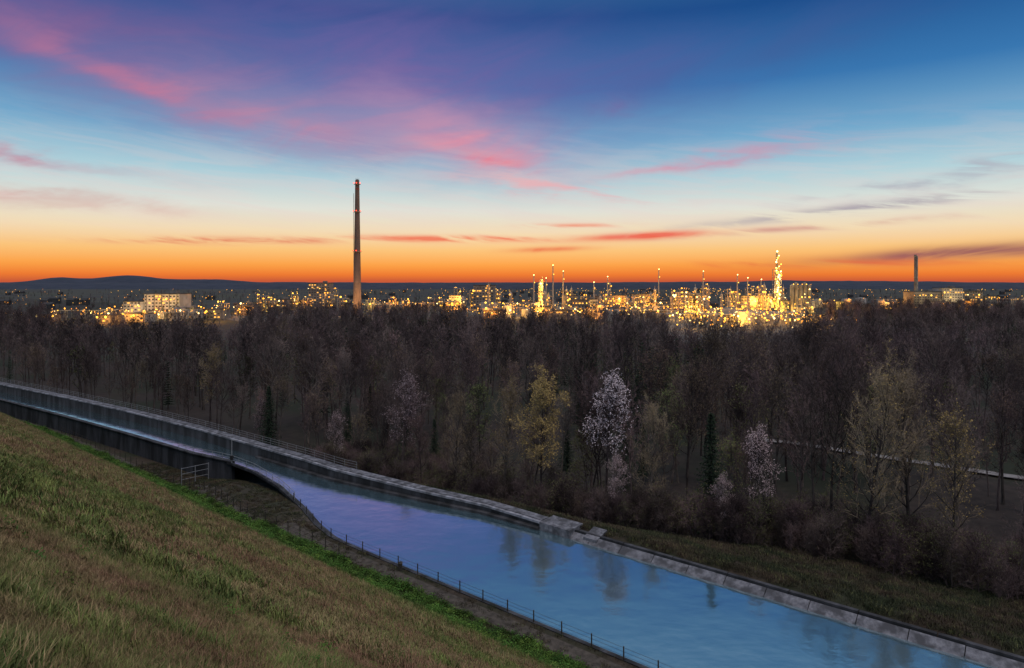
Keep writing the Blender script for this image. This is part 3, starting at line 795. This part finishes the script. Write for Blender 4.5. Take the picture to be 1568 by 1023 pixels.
stops=[(0,lin((200,90,56))),(S(.5),lin((238,122,50))),(S(1.3),lin((252,162,72))),(S(2.5),lin((251,196,122))),(S(4.0),lin((243,219,180))),(S(5.8),lin((224,226,216))),
 (S(8.4),lin((174,208,218))),(S(11.5),lin((114,168,204))),(S(15.5),lin((56,118,176))),(S(21),lin((24,76,138))),(S(27),(.06,.17,.33)),(S(36),(.21,.33,.48)),(S(58),(.74,.74,.84))]  # highest stops, out of view: brightness added to light the slope and water
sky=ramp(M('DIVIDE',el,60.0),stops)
cv=N.new('ShaderNodeCombineXYZ'); L.new(az,cv.inputs[0]); L.new(el,cv.inputs[1])
def nz(sx,sy,rot=0,detail=6,rough=.55,dist=0.0,off=0):
    mp=N.new('ShaderNodeMapping'); mp.inputs['Rotation'].default_value=(0,0,math.radians(rot)); mp.inputs['Location'].default_value=(off,off,0)
    mp2=N.new('ShaderNodeMapping'); mp2.inputs['Scale'].default_value=(sx,sy,1)
    L.new(cv.outputs[0],mp.inputs[0]); L.new(mp.outputs[0],mp2.inputs[0])
    n=N.new('ShaderNodeTexNoise'); n.noise_dimensions='2D'; n.inputs['Scale'].default_value=1; n.inputs['Detail'].default_value=detail; n.inputs['Roughness'].default_value=rough; n.inputs['Distortion'].default_value=dist
    L.new(mp2.outputs[0],n.inputs['Vector']); return n.outputs['Fac']
warp=M('MULTIPLY',M('SUBTRACT',nz(.10,.22,0,3,.6,0,31),.5),5.0)
warp2=M('MULTIPLY',M('SUBTRACT',nz(.16,.5,0,4,.6,0,77),.5),2.2)
elw=M('ADD',el,warp2); azw=M('ADD',az,warp)
cvw=N.new('ShaderNodeCombineXYZ'); L.new(azw,cvw.inputs[0]); L.new(elw,cvw.inputs[1])
cvn=N.new('ShaderNodeCombineXYZ'); L.new(azw,cvn.inputs[0]); L.new(el,cvn.inputs[1])
wis=nz(.12,1.1,6,6,.6,.4,5)
wisb=nz(.07,.30,-14,6,.58,.5,50)
def rng(v,a,b,c=0,d=1):
    m=N.new('ShaderNodeMapRange'); m.interpolation_type='SMOOTHSTEP'; L.new(v,m.inputs[0])
    for i,q in ((1,a),(2,b),(3,c),(4,d)): m.inputs[i].default_value=q
    return m.outputs[0]
wfine=rng(wis,.36,.66)
wsoft=rng(wisb,.30,.64,.38,1)
wwash=rng(wisb,.26,.66,.55,1)
def blob(base,a0,e0,ra,re,tilt,col,st,w,flat=False):
    mp=N.new('ShaderNodeMapping'); mp.vector_type='TEXTURE'
    mp.inputs['Location'].default_value=(a0,e0,0); mp.inputs['Rotation'].default_value=(0,0,math.radians(tilt)); mp.inputs['Scale'].default_value=(ra,re,1)
    L.new((cvn if flat else cvw).outputs[0],mp.inputs[0])
    dt=N.new('ShaderNodeVectorMath'); dt.operation='DOT_PRODUCT'; L.new(mp.outputs[0],dt.inputs[0]); L.new(mp.outputs[0],dt.inputs[1])
    g=M('POWER',1/2.718,dt.outputs['Value'])
    return mixc(M('MULTIPLY',M('MULTIPLY',g,w),st),base,lin(col))
sky=blob(sky,-8,17,17,5.0,-8,(110,96,158),.85,wwash)
sky=blob(sky,-32,17,14,3.8,-12,(112,86,142),.85,wwash)
sky=blob(sky,-18,13.0,14,2.6,-10,(168,134,172),.8,wwash)
sky=blob(sky,-5,12.4,8,2.6,-14,(190,144,176),.8,wwash)
sky=blob(sky,-28.5,14.2,7.5,1.0,-18,(198,120,150),.75,wsoft)
sky=blob(sky,-20,12.7,6,.8,-12,(206,134,158),.6,wsoft)
sky=blob(sky,-3.0,10.8,5.2,1.2,-14,(228,146,164),.95,wsoft)
sky=blob(sky,-2.0,10.1,2.8,.45,-16,(232,120,138),.85,wsoft)
sky=blob(sky,3.6,7.8,7,.42,-8,(230,168,176),.9,wfine)
sky=blob(sky,15.5,9.4,6.5,.42,6,(218,126,154),1.0,wsoft)
sky=blob(sky,19,9.9,7,.9,8,(184,146,178),.7,wfine)
sky=blob(sky,8,14.2,2.2,.9,0,(140,100,154),.5,wsoft)
sky=blob(sky,10,16.5,9,2.2,8,(88,92,154),.5,wwash)
sky=blob(sky,24,18.5,12,1.8,14,(66,92,150),.45,wsoft)
sky=blob(sky,27,5.4,11,.38,5,(140,142,160),.85,wfine,True)
sky=blob(sky,32,7.2,8,.5,8,(130,150,174),.6,wfine)
sky=blob(sky,22,4.0,10,.24,3,(208,152,136),.9,wfine,True)
sky=blob(sky,34,2.0,9,.5,3,(140,80,94),1.1,wsoft,True)
sky=blob(sky,25,1.3,10,.3,0,(226,98,66),.7,wfine,True)
sky=blob(sky,11.5,3.7,6,.30,2,(236,104,80),1.2,wsoft,True)
sky=blob(sky,-4.5,3.5,9,.26,0,(240,122,86),1.3,wfine,True)
sky=blob(sky,-22,3.1,8,.26,1,(226,122,90),1.3,wfine,True)
sky=blob(sky,2.5,2.6,3,.22,2,(234,114,76),1.1,wsoft,True)
sky=blob(sky,5,4.6,4,.18,0,(240,140,104),.9,wfine,True)
sky=blob(sky,-35,5.8,8,.6,-3,(204,144,138),.95,wsoft)
sky=blob(sky,-36,8.4,8,.45,-5,(190,140,160),.9,wsoft)
gen=M('MULTIPLY',M('MULTIPLY',wfine,rng(el,2,6)),rng(el,8,14,.2,0))
sky=mixc(gen,sky,lin((236,204,200)))
ns=N.new('ShaderNodeTexSky'); ns.sky_type='NISHITA'; ns.sun_disc=False; ns.sun_elevation=math.radians(3); ns.sun_rotation=math.radians(0)
sky=mixc(1.0,sky,mixc(1.0,ns.outputs[0],(.0004,.0004,.0004),'MULTIPLY'),'ADD')
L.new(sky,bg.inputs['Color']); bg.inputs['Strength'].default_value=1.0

fill_light=bpy.data.lights.new('fill_light','SUN'); fill_light.energy=1.05; fill_light.angle=math.radians(40); fill_light.color=(1,.88,.78)  # added fill from high behind camera for slope and forest; no direct sunlight
so=bpy.data.objects.new('fill_light',fill_light); scene.collection.objects.link(so)
so.rotation_euler=Vector((.22,-.36,.90)).to_track_quat('Z','Y').to_euler()

# ------------------------------------------------------------------ camera
cam=bpy.data.cameras.new('camera'); co=bpy.data.objects.new('camera',cam); scene.collection.objects.link(co)
co.location=(0,0,30); co.rotation_euler=(math.radians(90),0,0)
cam.lens=24; cam.sensor_width=36; cam.shift_y=-0.052; cam.clip_start=.1; cam.clip_end=30000
scene.camera=co
